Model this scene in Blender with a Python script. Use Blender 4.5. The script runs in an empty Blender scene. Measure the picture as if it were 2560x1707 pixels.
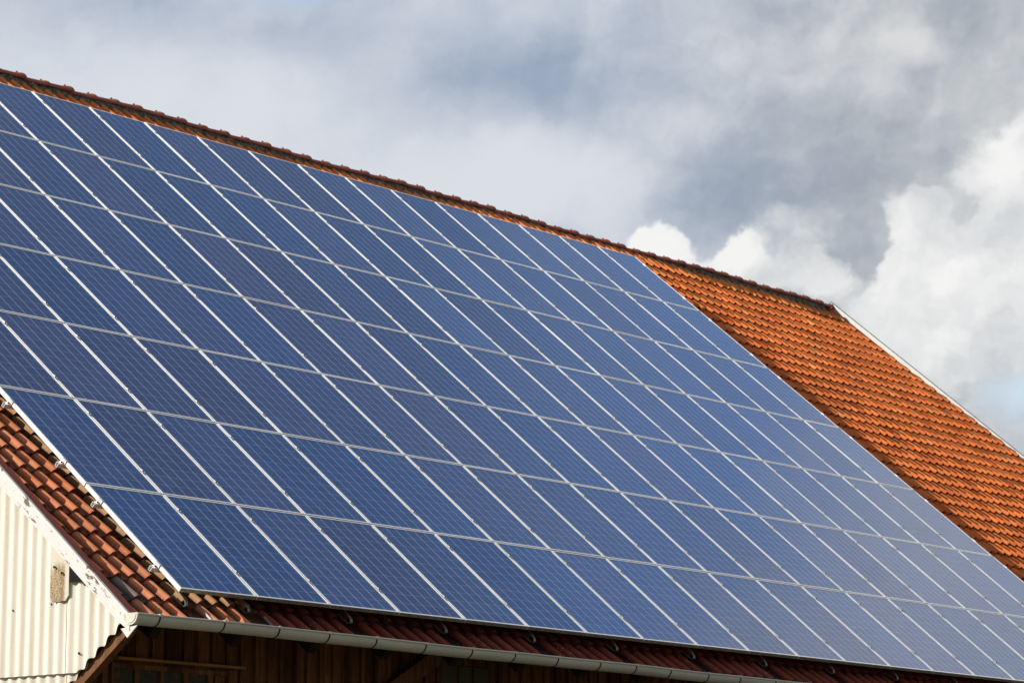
import bpy, math, random
from mathutils import Vector, Matrix, noise as mnoise

random.seed(7)
scene = bpy.context.scene
COL = scene.collection

# ------------------------------------------------------------------ layout constants
SLOPE = math.radians(39.591)
CS, SN = math.cos(SLOPE), math.sin(SLOPE)
Z0 = 4.4                         # height of the array's lower left corner, at X = 0, Y = 0
PX, PS = 1.0, 1.6852             # panel pitch along the eave and up the slope
NCOL, NROW = 19, 7
TP, CP = 0.2015, 0.343           # roof tile pitch, course pitch
S_EAVE = -0.28
S_RIDGE = 12.68
XL, XR = -0.645, 25.86           # tiled width


def roofpt(x, s, n=0.0):
    return Vector((x, s * CS - n * SN, Z0 + s * SN + n * CS))


Y_RIDGE = roofpt(0, S_RIDGE, -0.14).y
Z_RIDGE = roofpt(0, S_RIDGE, -0.14).z

# ------------------------------------------------------------------ object helpers


def put(o, parent=None, loc=None, rot=None):
    COL.objects.link(o)
    if parent is not None:
        o.parent = parent
    if loc is not None:
        o.location = loc
    if rot is not None:
        o.rotation_euler = rot
    return o


def tag(o, label=None, cat=None, group=None, kind=None):
    if label:
        o["label"] = label
    if cat:
        o["category"] = cat
    if group:
        o["group"] = group
    if kind:
        o["kind"] = kind
    return o


def empty(name, loc, rot=None):
    o = bpy.data.objects.new(name, None)
    o.empty_display_size = 0.3
    return put(o, None, loc, rot)


class MB:
    """collects faces for ONE mesh object"""

    def __init__(self):
        self.v, self.f, self.m, self.smooth = [], [], [], []

    def add(self, verts, faces, mat=0, smooth=False):
        b = len(self.v)
        self.v += [tuple(p) for p in verts]
        for q in faces:
            self.f.append(tuple(b + i for i in q))
            self.m.append(mat)
            self.smooth.append(smooth)

    def box(self, a, b, mat=0):
        (x0, y0, z0), (x1, y1, z1) = a, b
        v = [(x0, y0, z0), (x1, y0, z0), (x1, y1, z0), (x0, y1, z0), (x0, y0, z1), (x1, y0, z1), (x1, y1, z1), (x0, y1, z1)]
        self.add(v, [(0, 3, 2, 1), (4, 5, 6, 7), (0, 1, 5, 4), (1, 2, 6, 5), (2, 3, 7, 6), (3, 0, 4, 7)], mat)

    def bar(self, p, q, side, up, mat=0):
        """box between points p and q with half extents given by the two vectors"""
        p, q, side, up = Vector(p), Vector(q), Vector(side), Vector(up)
        v = []
        for c in (p, q):
            v += [c - side - up, c + side - up, c + side + up, c - side + up]
        self.add(v, [(0, 3, 2, 1), (4, 5, 6, 7), (0, 1, 5, 4), (1, 2, 6, 5), (2, 3, 7, 6), (3, 0, 4, 7)], mat)

    def prism(self, poly, axis, a, b, mat=0):
        """extrude a polygon (list of 2D points) along the axis from a to b"""
        def P(u, w, t):
            return {"x": (t, u, w), "y": (u, t, w), "z": (u, w, t)}[axis]
        n = len(poly)
        v = [P(u, w, a) for u, w in poly] + [P(u, w, b) for u, w in poly]
        f = [tuple(range(n)), tuple(range(2 * n - 1, n - 1, -1))]
        f += [(i, i + n, (i + 1) % n + n, (i + 1) % n) for i in range(n)]
        self.add(v, f, mat)

    def tube(self, pts, r, seg=8, mat=0):
        pts = [Vector(p) for p in pts]
        rings = []
        for i, p in enumerate(pts):
            d = (pts[min(i + 1, len(pts) - 1)] - pts[max(i - 1, 0)]).normalized()
            a = d.orthogonal().normalized() if i == 0 else (a - d * a.dot(d)).normalized()
            c = d.cross(a)
            rings.append([p + r * (math.cos(2 * math.pi * k / seg) * a + math.sin(2 * math.pi * k / seg) * c) for k in range(seg)])
        v = [q for rg in rings for q in rg]
        f = []
        for i in range(len(rings) - 1):
            for k in range(seg):
                f.append((i * seg + k, i * seg + (k + 1) % seg, (i + 1) * seg + (k + 1) % seg, (i + 1) * seg + k))
        self.add(v, f, mat, True)
        self.add([q for q in rings[0]], [tuple(range(seg - 1, -1, -1))], mat)
        self.add([q for q in rings[-1]], [tuple(range(seg))], mat)

    def mesh(self, name, mats):
        me = bpy.data.meshes.new(name)
        me.from_pydata(self.v, [], self.f)
        for m in (mats if isinstance(mats, (list, tuple)) else [mats]):
            me.materials.append(m)
        me.polygons.foreach_set("material_index", self.m)
        me.polygons.foreach_set("use_smooth", self.smooth)
        me.update()
        return me

    def obj(self, name, mats, parent=None, loc=None, rot=None):
        return put(bpy.data.objects.new(name, self.mesh(name, mats)), parent, loc, rot)


# ------------------------------------------------------------------ node helpers


class NT:
    def __init__(self, tree):
        self.t = tree
        self.n = tree.nodes
        self.l = tree.links

    def new(self, typ, **kw):
        nd = self.n.new(typ)
        for k, v in kw.items():
            setattr(nd, k, v)
        return nd

    def set(self, sock, val):
        if hasattr(val, "is_output"):
            self.l.new(val, sock)
        elif isinstance(val, (tuple, list)) and len(val) == 3 and sock.type == "RGBA":
            sock.default_value = (*val, 1)
        else:
            sock.default_value = val

    def math(self, op, a, b=None, c=None, clamp=False):
        nd = self.new("ShaderNodeMath", operation=op, use_clamp=clamp)
        for i, x in enumerate((a, b, c)):
            if x is not None:
                self.set(nd.inputs[i], x)
        return nd.outputs[0]

    def vmath(self, op, a, b=None, out=0):
        nd = self.new("ShaderNodeVectorMath", operation=op)
        self.set(nd.inputs[0], a)
        if b is not None:
            self.set(nd.inputs[1], b)
        return nd.outputs[out]

    def scale(self, a, k):
        nd = self.new("ShaderNodeVectorMath", operation="SCALE")
        self.set(nd.inputs[0], a)
        self.set(nd.inputs["Scale"], k)
        return nd.outputs[0]

    def mix(self, f, a, b, blend="MIX"):
        nd = self.new("ShaderNodeMix", data_type="RGBA", blend_type=blend)
        self.set(nd.inputs[0], f)
        self.set(nd.inputs[6], a)
        self.set(nd.inputs[7], b)
        return nd.outputs[2]

    def noise(self, vec, scale=5.0, detail=4.0, rough=0.55, dist=0.0, out=0, dim="3D", lac=2.0):
        nd = self.new("ShaderNodeTexNoise", noise_dimensions=dim)
        if vec is not None:
            self.set(nd.inputs["Vector"], vec)
        nd.inputs["Scale"].default_value = scale
        nd.inputs["Detail"].default_value = detail
        nd.inputs["Roughness"].default_value = rough
        nd.inputs["Lacunarity"].default_value = lac
        nd.inputs["Distortion"].default_value = dist
        return nd.outputs[out]

    def step(self, x, a, b, smooth=True):
        nd = self.new("ShaderNodeMapRange", interpolation_type="SMOOTHSTEP" if smooth else "LINEAR")
        self.set(nd.inputs[0], x)
        nd.inputs[1].default_value = a
        nd.inputs[2].default_value = b
        nd.inputs[3].default_value = 0
        nd.inputs[4].default_value = 1
        return nd.outputs[0]

    def sep(self, v):
        nd = self.new("ShaderNodeSeparateXYZ")
        self.set(nd.inputs[0], v)
        return nd.outputs

    def comb(self, x, y, z):
        nd = self.new("ShaderNodeCombineXYZ")
        for i, a in enumerate((x, y, z)):
            self.set(nd.inputs[i], a)
        return nd.outputs[0]

    def obj(self):
        return self.new("ShaderNodeTexCoord").outputs["Object"]

    def bump(self, h, dist, strength=1.0):
        nd = self.new("ShaderNodeBump")
        nd.inputs["Strength"].default_value = strength
        nd.inputs["Distance"].default_value = dist
        self.set(nd.inputs["Height"], h)
        return nd.outputs[0]


def material(name):
    m = bpy.data.materials.new(name)
    m.use_nodes = True
    t = NT(m.node_tree)
    b = t.n["Principled BSDF"]
    return m, t, b


# ------------------------------------------------------------------ materials


def mat_tile():
    m, t, b = material("terracotta")
    at = t.new("ShaderNodeAttribute", attribute_name="tint")
    co = t.obj()
    n1 = t.noise(co, 9.0, 5, 0.6)
    n2 = t.noise(co, 60.0, 3, 0.6)
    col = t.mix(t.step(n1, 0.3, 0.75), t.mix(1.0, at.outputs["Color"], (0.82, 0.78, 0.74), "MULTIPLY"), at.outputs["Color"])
    col = t.mix(t.math("MULTIPLY", t.step(n2, 0.5, 0.8), 0.14), col, (0.12, 0.07, 0.045))
    # lichen: pale blotches where the attribute's alpha says so
    li = at.outputs["Alpha"]
    n3 = t.noise(co, 38.0, 5, 0.68)
    thr = t.math("SUBTRACT", n3, t.math("SUBTRACT", 0.80, t.math("MULTIPLY", li, 0.42)))
    lm = t.step(thr, 0.0, 0.10)
    n4 = t.noise(co, 140.0, 2, 0.6)
    lcol = t.mix(t.step(n4, 0.35, 0.65), (0.34, 0.25, 0.14), (0.66, 0.58, 0.45))
    col = t.mix(t.math("MULTIPLY", lm, 0.8), col, lcol)
    # small white spots
    vo = t.new("ShaderNodeTexVoronoi", feature="F1")
    vo.inputs["Scale"].default_value = 34.0
    t.set(vo.inputs["Vector"], co)
    spot = t.math("MULTIPLY", t.math("LESS_THAN", vo.outputs["Distance"], 0.2), t.math("GREATER_THAN", t.sep(vo.outputs["Color"])[0], 0.62))
    spot = t.math("MULTIPLY", spot, t.step(t.noise(co, 2.6, 3), 0.46, 0.56))
    col = t.mix(t.math("MULTIPLY", spot, t.step(li, 0.05, 0.3)), col, (0.6, 0.56, 0.5))
    t.set(b.inputs["Base Color"], col)
    b.inputs["Roughness"].default_value = 0.78
    b.inputs["Specular IOR Level"].default_value = 0.25
    t.set(b.inputs["Normal"], t.bump(t.math("ADD", n2, t.math("MULTIPLY", n3, 1.2)), 0.0022, 0.45))
    return m


def mat_ridge():
    m, t, b = material("ridge_clay")
    co = t.obj()
    n1 = t.noise(co, 6.0, 5, 0.65)
    n2 = t.noise(co, 30.0, 4, 0.65)
    col = t.mix(t.step(n1, 0.3, 0.7), (0.30, 0.065, 0.045), (0.46, 0.13, 0.08))
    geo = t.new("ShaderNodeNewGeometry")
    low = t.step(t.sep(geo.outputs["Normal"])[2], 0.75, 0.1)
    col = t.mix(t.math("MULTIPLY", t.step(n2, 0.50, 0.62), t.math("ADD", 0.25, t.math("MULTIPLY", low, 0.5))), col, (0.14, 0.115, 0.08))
    n3 = t.noise(co, 70.0, 3, 0.6)
    col = t.mix(t.math("MULTIPLY", t.step(n3, 0.66, 0.72), 0.8), col, (0.55, 0.47, 0.36))
    t.set(b.inputs["Base Color"], col)
    b.inputs["Roughness"].default_value = 0.8
    t.set(b.inputs["Normal"], t.bump(n2, 0.012, 0.7))
    return m


def mat_mortar():
    m, t, b = material("mossy_mortar")
    co = t.obj()
    n1 = t.noise(co, 14.0, 5, 0.7)
    n2 = t.noise(co, 55.0, 3, 0.7)
    col = t.mix(t.step(n1, 0.35, 0.65), (0.07, 0.062, 0.04), (0.26, 0.23, 0.17))
    col = t.mix(t.math("MULTIPLY", t.step(n2, 0.58, 0.7), 0.7), col, (0.36, 0.35, 0.27))
    t.set(b.inputs["Base Color"], col)
    b.inputs["Roughness"].default_value = 0.95
    t.set(b.inputs["Normal"], t.bump(n1, 0.05, 1.0))
    return m


def mat_cells():
    m, t, b = material("polycrystalline_cells")
    co = t.obj()
    x, y, _ = t.sep(co)
    oi = t.new("ShaderNodeObjectInfo")
    rnd = oi.outputs["Random"]
    cw, chh = 0.1535, 0.1625
    cx = t.math("ADD", t.math("DIVIDE", x, cw), 3.0)
    cy = t.math("ADD", t.math("DIVIDE", y, chh), 5.0)
    fx = t.math("FRACT", cx)
    fy = t.math("FRACT", cy)
    ex = t.math("ABSOLUTE", t.math("SUBTRACT", fx, 0.5))
    ey = t.math("ABSOLUTE", t.math("SUBTRACT", fy, 0.5))
    gx = t.math("GREATER_THAN", ex, 0.5 - 0.0055 / cw / 2 - 0.004)
    gy = t.math("GREATER_THAN", ey, 0.5 - 0.0036 / chh / 2)
    out = t.math("MAXIMUM", t.math("GREATER_THAN", t.math("ABSOLUTE", x), 3 * cw), t.math("GREATER_THAN", t.math("ABSOLUTE", y), 5 * chh))
    bx = t.math("ABSOLUTE", t.math("SUBTRACT", t.math("FRACT", t.math("MULTIPLY", fx, 3.0)), 0.5))
    bus = t.math("LESS_THAN", bx, 0.0023 / (cw / 3) / 2)
    cell = t.comb(t.math("FLOOR", cx), t.math("FLOOR", cy), t.math("MULTIPLY", rnd, 91.0))
    wn = t.new("ShaderNodeTexWhiteNoise", noise_dimensions="3D")
    t.set(wn.inputs["Vector"], cell)
    # crystal flakes
    vo = t.new("ShaderNodeTexVoronoi", feature="F1")
    vo.inputs["Scale"].default_value = 75.0
    t.set(vo.inputs["Vector"], t.vmath("ADD", co, t.comb(t.math("MULTIPLY", rnd, 17.0), 0.0, 0.0)))
    fl = t.sep(vo.outputs["Color"])[0]
    base = t.mix(rnd, (0.018, 0.096, 0.325), (0.062, 0.090, 0.275))
    wn2 = t.new("ShaderNodeTexWhiteNoise", noise_dimensions="1D")
    t.set(wn2.inputs["W"], t.math("MULTIPLY", rnd, 313.0))
    base = t.mix(t.step(wn2.outputs["Value"], 0.0, 1.0), base, t.mix(1.0, base, (0.72, 0.78, 0.82), "MULTIPLY"))
    v = t.math("ADD", 0.72, t.math("ADD", t.math("MULTIPLY", fl, 0.40), t.math("MULTIPLY", wn.outputs["Value"], 0.16)))
    base = t.mix(1.0, base, t.comb(v, v, v), "MULTIPLY")
    base = t.mix(t.math("MULTIPLY", bus, 0.6), base, (0.42, 0.47, 0.58))
    base = t.mix(t.math("MULTIPLY", gy, 0.75), base, (0.52, 0.57, 0.66))
    base = t.mix(gx, base, (0.72, 0.77, 0.85))
    base = t.mix(out, base, (0.30, 0.34, 0.42))
    # faint dust film, more of it towards the lower edge of each panel
    du = t.noise(t.vmath("ADD", co, t.comb(t.math("MULTIPLY", rnd, 40.0), 0.0, 0.0)), 3.0, 5, 0.65)
    low = t.step(y, 0.5, -0.83)
    base = t.mix(t.math("MULTIPLY", t.step(du, 0.4, 0.8), t.math("ADD", 0.035, t.math("MULTIPLY", low, 0.05))), base, (0.45, 0.42, 0.38))
    t.set(b.inputs["Base Color"], base)
    b.inputs["Roughness"].default_value = 0.45
    b.inputs["Specular IOR Level"].default_value = 0.2
    b.inputs["Coat Weight"].default_value = 1.0
    t.set(b.inputs["Coat Roughness"], t.math("ADD", 0.03, t.math("MULTIPLY", t.step(du, 0.3, 0.8), 0.05)))
    b.inputs["Coat IOR"].default_value = 1.42
    # panes are never perfectly flat to one another
    wn3 = t.new("ShaderNodeTexWhiteNoise", noise_dimensions="1D")
    t.set(wn3.inputs["W"], t.math("MULTIPLY", rnd, 777.0))
    geo = t.new("ShaderNodeNewGeometry")
    tilt = t.scale(t.vmath("SUBTRACT", wn3.outputs["Color"], (0.5, 0.5, 0.5)), 0.018)
    t.set(b.inputs["Coat Normal"], t.vmath("NORMALIZE", t.vmath("ADD", geo.outputs["Normal"], tilt)))
    return m


def mat_alu(name, col, rough, metal, axis=None, aniso=0.0, dirt=0.0, sheen=0.0):
    m, t, b = material(name)
    co = t.obj()
    n = t.noise(co, 22.0, 4, 0.6)
    c = t.mix(t.math("MULTIPLY", t.step(n, 0.4, 0.75), 0.18), col, tuple(0.75 * k for k in col))
    if dirt:
        n2 = t.noise(co, 45.0, 4, 0.7)
        c = t.mix(t.math("MULTIPLY", t.step(n2, 0.35, 0.65), dirt), c, (0.12, 0.09, 0.045))
    t.set(b.inputs["Base Color"], c)
    b.inputs["Roughness"].default_value = rough
    b.inputs["Metallic"].default_value = metal
    if sheen:
        b.inputs["Sheen Weight"].default_value = sheen
        b.inputs["Sheen Roughness"].default_value = 0.35
    if axis is not None:
        vt = t.new("ShaderNodeVectorTransform", vector_type="VECTOR", convert_from="OBJECT", convert_to="WORLD")
        vt.inputs[0].default_value = axis
        b.inputs["Anisotropic"].default_value = aniso
        t.set(b.inputs["Tangent"], vt.outputs[0])
    return m


def mat_wood(name, dark, light, grain_axis, rough=0.75, plank=None):
    """plank = (axis index, pitch) gives every plank its own tone"""
    m, t, b = material(name)
    co = t.obj()
    sc = [28.0, 28.0, 28.0]
    sc[grain_axis] = 2.2
    st = t.vmath("MULTIPLY", co, tuple(sc))
    n = t.noise(st, 1.0, 6, 0.65, 0.6)
    n2 = t.noise(co, 3.0, 4, 0.6)
    c = t.mix(t.step(n, 0.3, 0.72), dark, light)
    if plank:
        ax, pitch = plank
        wn = t.new("ShaderNodeTexWhiteNoise", noise_dimensions="1D")
        t.set(wn.inputs["W"], t.math("FLOOR", t.math("DIVIDE", t.sep(co)[ax], pitch)))
        v = t.math("ADD", 0.55, t.math("MULTIPLY", wn.outputs["Value"], 0.9))
        c = t.mix(1.0, c, t.comb(v, v, v), "MULTIPLY")
    c = t.mix(t.math("MULTIPLY", t.step(n2, 0.5, 0.8), 0.4), c, tuple(0.5 * k for k in dark))
    t.set(b.inputs["Base Color"], c)
    b.inputs["Roughness"].default_value = rough
    b.inputs["Specular IOR Level"].default_value = 0.2
    t.set(b.inputs["Normal"], t.bump(n, 0.004, 0.6))
    return m


def mat_cladding():
    m, t, b = material("cream_fibre_cement")
    co = t.obj()
    st = t.vmath("MULTIPLY", co, (1.0, 9.0, 0.8))
    n = t.noise(st, 1.2, 5, 0.6)
    n2 = t.noise(co, 45.0, 4, 0.65)
    c = t.mix(t.step(n, 0.35, 0.75), (0.90, 0.835, 0.715), (0.82, 0.725, 0.58))
    c = t.mix(t.math("MULTIPLY", t.step(n2, 0.5, 0.75), 0.12), c, (0.42, 0.34, 0.24))
    # shading and some grime put into the valleys' colour (object X is the depth)
    val = t.step(t.sep(co)[0], -0.02, 0.0115)
    c = t.mix(t.math("MULTIPLY", val, t.math("MULTIPLY", t.step(n2, 0.20, 0.55), 0.66)), c, (0.50, 0.39, 0.26))
    t.set(b.inputs["Base Color"], c)
    b.inputs["Roughness"].default_value = 0.85
    b.inputs["Specular IOR Level"].default_value = 0.2
    t.set(b.inputs["Normal"], t.bump(n2, 0.002, 0.5))
    return m


def mat_paint(name, col, under, amount, grain_axis):
    m, t, b = material(name)
    co = t.obj()
    sc = [26.0, 26.0, 26.0]
    sc[grain_axis] = 7.0
    n = t.noise(t.vmath("MULTIPLY", co, tuple(sc)), 1.0, 5, 0.7, 0.4)
    n2 = t.noise(co, 1.7, 3, 0.6)
    k = t.math("ADD", n, t.math("MULTIPLY", t.math("SUBTRACT", n2, 0.5), 0.45))
    mk = t.step(k, amount, amount + 0.05)
    n3 = t.noise(co, 12.0, 4, 0.6)
    c = t.mix(t.math("MULTIPLY", t.step(n3, 0.4, 0.8), 0.3), col, tuple(0.75 * v for v in col))
    c = t.mix(mk, c, under)
    t.set(b.inputs["Base Color"], c)
    b.inputs["Roughness"].default_value = 0.6
    b.inputs["Specular IOR Level"].default_value = 0.25
    t.set(b.inputs["Normal"], t.bump(t.math("SUBTRACT", 1.0, mk), 0.002, 0.7))
    return m


def mat_patch():
    m, t, b = material("mossy_bare_board")
    co = t.obj()
    n = t.noise(co, 90.0, 5, 0.75)
    n2 = t.noise(t.vmath("MULTIPLY", co, (20.0, 20.0, 3.0)), 1.0, 4, 0.6)
    k = t.math("ADD", n, t.math("MULTIPLY", t.math("SUBTRACT", n2, 0.5), 0.3))
    c = t.mix(t.step(k, 0.35, 0.65), (0.17, 0.10, 0.03), (0.62, 0.50, 0.33))
    top = t.step(t.math("ADD", t.sep(co)[2], t.math("MULTIPLY", t.math("SUBTRACT", n2, 0.5), 0.15)), 4.55, 4.66)
    side = t.step(t.math("SUBTRACT", t.math("MULTIPLY", t.math("SUBTRACT", n, 0.5), 0.03), t.sep(co)[1]), -0.775, -0.735)
    c = t.mix(t.math("MULTIPLY", t.math("MAXIMUM", top, side), 0.9), c, (0.78, 0.72, 0.60))
    t.set(b.inputs["Base Color"], c)
    b.inputs["Roughness"].default_value = 0.85
    b.inputs["Specular IOR Level"].default_value = 0.2
    t.set(b.inputs["Normal"], t.bump(n, 0.003, 0.6))
    return m


def mat_zinc():
    m, t, b = material("weathered_zinc")
    co = t.obj()
    n = t.noise(t.vmath("MULTIPLY", co, (0.8, 6.0, 6.0)), 1.6, 5, 0.62)
    n2 = t.noise(co, 30.0, 4, 0.6)
    c = t.mix(t.step(n, 0.3, 0.75), (0.68, 0.67, 0.54), (0.78, 0.77, 0.65))
    c = t.mix(t.math("MULTIPLY", t.step(n2, 0.5, 0.8), 0.15), c, (0.26, 0.25, 0.2))
    t.set(b.inputs["Base Color"], c)
    b.inputs["Metallic"].default_value = 0.0
    b.inputs["Roughness"].default_value = 0.5
    return m


def mat_plain(name, col, rough=0.6, metal=0.0, var=0.25, scale=12.0):
    m, t, b = material(name)
    n = t.noise(t.obj(), scale, 4, 0.6)
    t.set(b.inputs["Base Color"], t.mix(t.step(n, 0.3, 0.75), col, tuple(v * (1 - var) for v in col)))
    b.inputs["Roughness"].default_value = rough
    b.inputs["Metallic"].default_value = metal
    return m


def mat_pane():
    m, t, b = material("dusty_window_glass")
    n = t.noise(t.obj(), 9.0, 5, 0.7, 1.2)
    t.set(b.inputs["Base Color"], t.mix(t.step(n, 0.45, 0.7), (0.05, 0.043, 0.016), (0.12, 0.10, 0.045)))
    b.inputs["Specular IOR Level"].default_value = 0.12
    t.set(b.inputs["Roughness"], t.math("ADD", 0.15, t.math("MULTIPLY", n, 0.35)))
    return m


def mat_ground():
    m, t, b = material("meadow_grass")
    co = t.obj()
    n = t.noise(co, 0.15, 5, 0.6)
    n2 = t.noise(co, 6.0, 5, 0.7)
    c = t.mix(t.step(n, 0.3, 0.7), (0.075, 0.065, 0.032), (0.11, 0.092, 0.05))
    c = t.mix(t.math("MULTIPLY", t.step(n2, 0.4, 0.7), 0.5), c, (0.05, 0.047, 0.02))
    t.set(b.inputs["Base Color"], c)
    b.inputs["Roughness"].default_value = 0.95
    t.set(b.inputs["Normal"], t.bump(n2, 0.05))
    return m


M_TILE = mat_tile()
M_RIDGE = mat_ridge()
M_MORTAR = mat_mortar()
M_CELLS = mat_cells()
M_FRAME_LONG = mat_alu("anodised_frame_long_side", (0.95, 0.95, 0.94), 0.56, 0.42, (1, 0, 0), 0.95)
M_FRAME_SIDE = mat_alu("anodised_frame_outer_face", (0.90, 0.90, 0.90), 0.5, 0.1)
M_FRAME_SHORT = mat_alu("anodised_frame_short_side", (0.97, 0.97, 0.97), 0.40, 0.0, sheen=0.9)
M_FRAME_DIRTY = mat_alu("grimy_frame_edge", (0.42, 0.38, 0.27), 0.6, 0.3, dirt=0.75)
M_ALU = mat_alu("mill_aluminium", (0.86, 0.86, 0.86), 0.4, 0.55)
M_STEEL = mat_alu("stainless_hook", (0.34, 0.32, 0.27), 0.5, 0.5, dirt=0.6)
M_DARK = mat_plain("dark_bolt", (0.03, 0.03, 0.035), 0.5, 0.4)
M_BOLT = mat_plain("capped_bolt", (0.06, 0.055, 0.07), 0.4, 0.5)
M_CLAD = mat_cladding()
M_BARGE = mat_paint("peeling_white_paint", (0.80, 0.78, 0.74), (0.20, 0.15, 0.11), 0.585, 1)
M_VERGE = mat_paint("white_sheet_edge", (0.72, 0.72, 0.68), (0.5, 0.5, 0.48), 0.78, 1)
M_BATTEN = mat_wood("red_brown_batten", (0.22, 0.06, 0.04), (0.34, 0.10, 0.07), 1)
M_PLANK = mat_wood("dark_brown_planks", (0.11, 0.045, 0.018), (0.27, 0.115, 0.05), 2, 0.8, (0, 0.2))
M_BEAM = mat_wood("brown_beam", (0.13, 0.055, 0.022), (0.26, 0.12, 0.05), 2)
M_LINTEL = mat_wood("lit_lintel_board", (0.36, 0.17, 0.055), (0.52, 0.27, 0.10), 0)  # light caught by the jutting lintel is put into its paler wood
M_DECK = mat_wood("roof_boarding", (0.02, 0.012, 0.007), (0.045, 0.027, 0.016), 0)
M_PATCH = mat_patch()
M_GREEN = mat_wood("grey_green_boards", (0.08, 0.08, 0.035), (0.13, 0.125, 0.06), 2)
M_ZINC = mat_zinc()
M_BRACKET = mat_plain("gap_shadow_strap", (0.035, 0.035, 0.035), 0.5, 0.3)  # near-black strap stands in for the gap shadow along the bracket
M_PANE = mat_pane()
M_CABLE = mat_plain("black_cable_sheath", (0.012, 0.012, 0.013), 0.5)

ROOF_ROT = (SLOPE, 0, 0)
ROOF_LOC = (0, 0, Z0)

# ------------------------------------------------------------------ setting
g = MB()
G = 3000.0
K = 24
gv = [(-G + 2 * G * i / K, -G + 2 * G * j / K, 0.0) for j in range(K + 1) for i in range(K + 1)]
g.add(gv, [(j * (K + 1) + i, j * (K + 1) + i + 1, (j + 1) * (K + 1) + i + 1, (j + 1) * (K + 1) + i) for j in range(K) for i in range(K)])
ground = g.obj("ground", mat_ground())
tag(ground, "dry meadow around the barn", kind="structure")

# ------------------------------------------------------------------ the barn
barn = empty("barn", (0, 0, 0))
tag(barn, "old barn with orange clay tile roof, cream corrugated gable and dark plank wall", "barn")

# --- tiled roof slope
NT_COLS = 131
PROFILE = [(0.0, 0.0), (0.007, 0.020), (0.019, 0.042), (0.037, 0.058), (0.056, 0.062), (0.076, 0.055), (0.092, 0.038), (0.104, 0.016), (0.116, 0.002), (0.145, -0.006), (0.176, -0.006), (0.206, 0.001)]
PROFILE_FLAT = [(u, min(h, 0.004)) for u, h in PROFILE]
PROFILE_EDGE = [q for q in PROFILE if q[0] < 0.1] + [(0.103, 0.010), (0.107, -0.03), (0.107, -0.06)]
N_BASE = -0.2435
NOSE = 0.041
GAP_COLS = [4] + list(range(8, 104, 7))      # flat tiles under the roof hooks, lowest course


def smooth01(x):
    x = max(0.0, min(1.0, x))
    return x * x * (3 - 2 * x)


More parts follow.
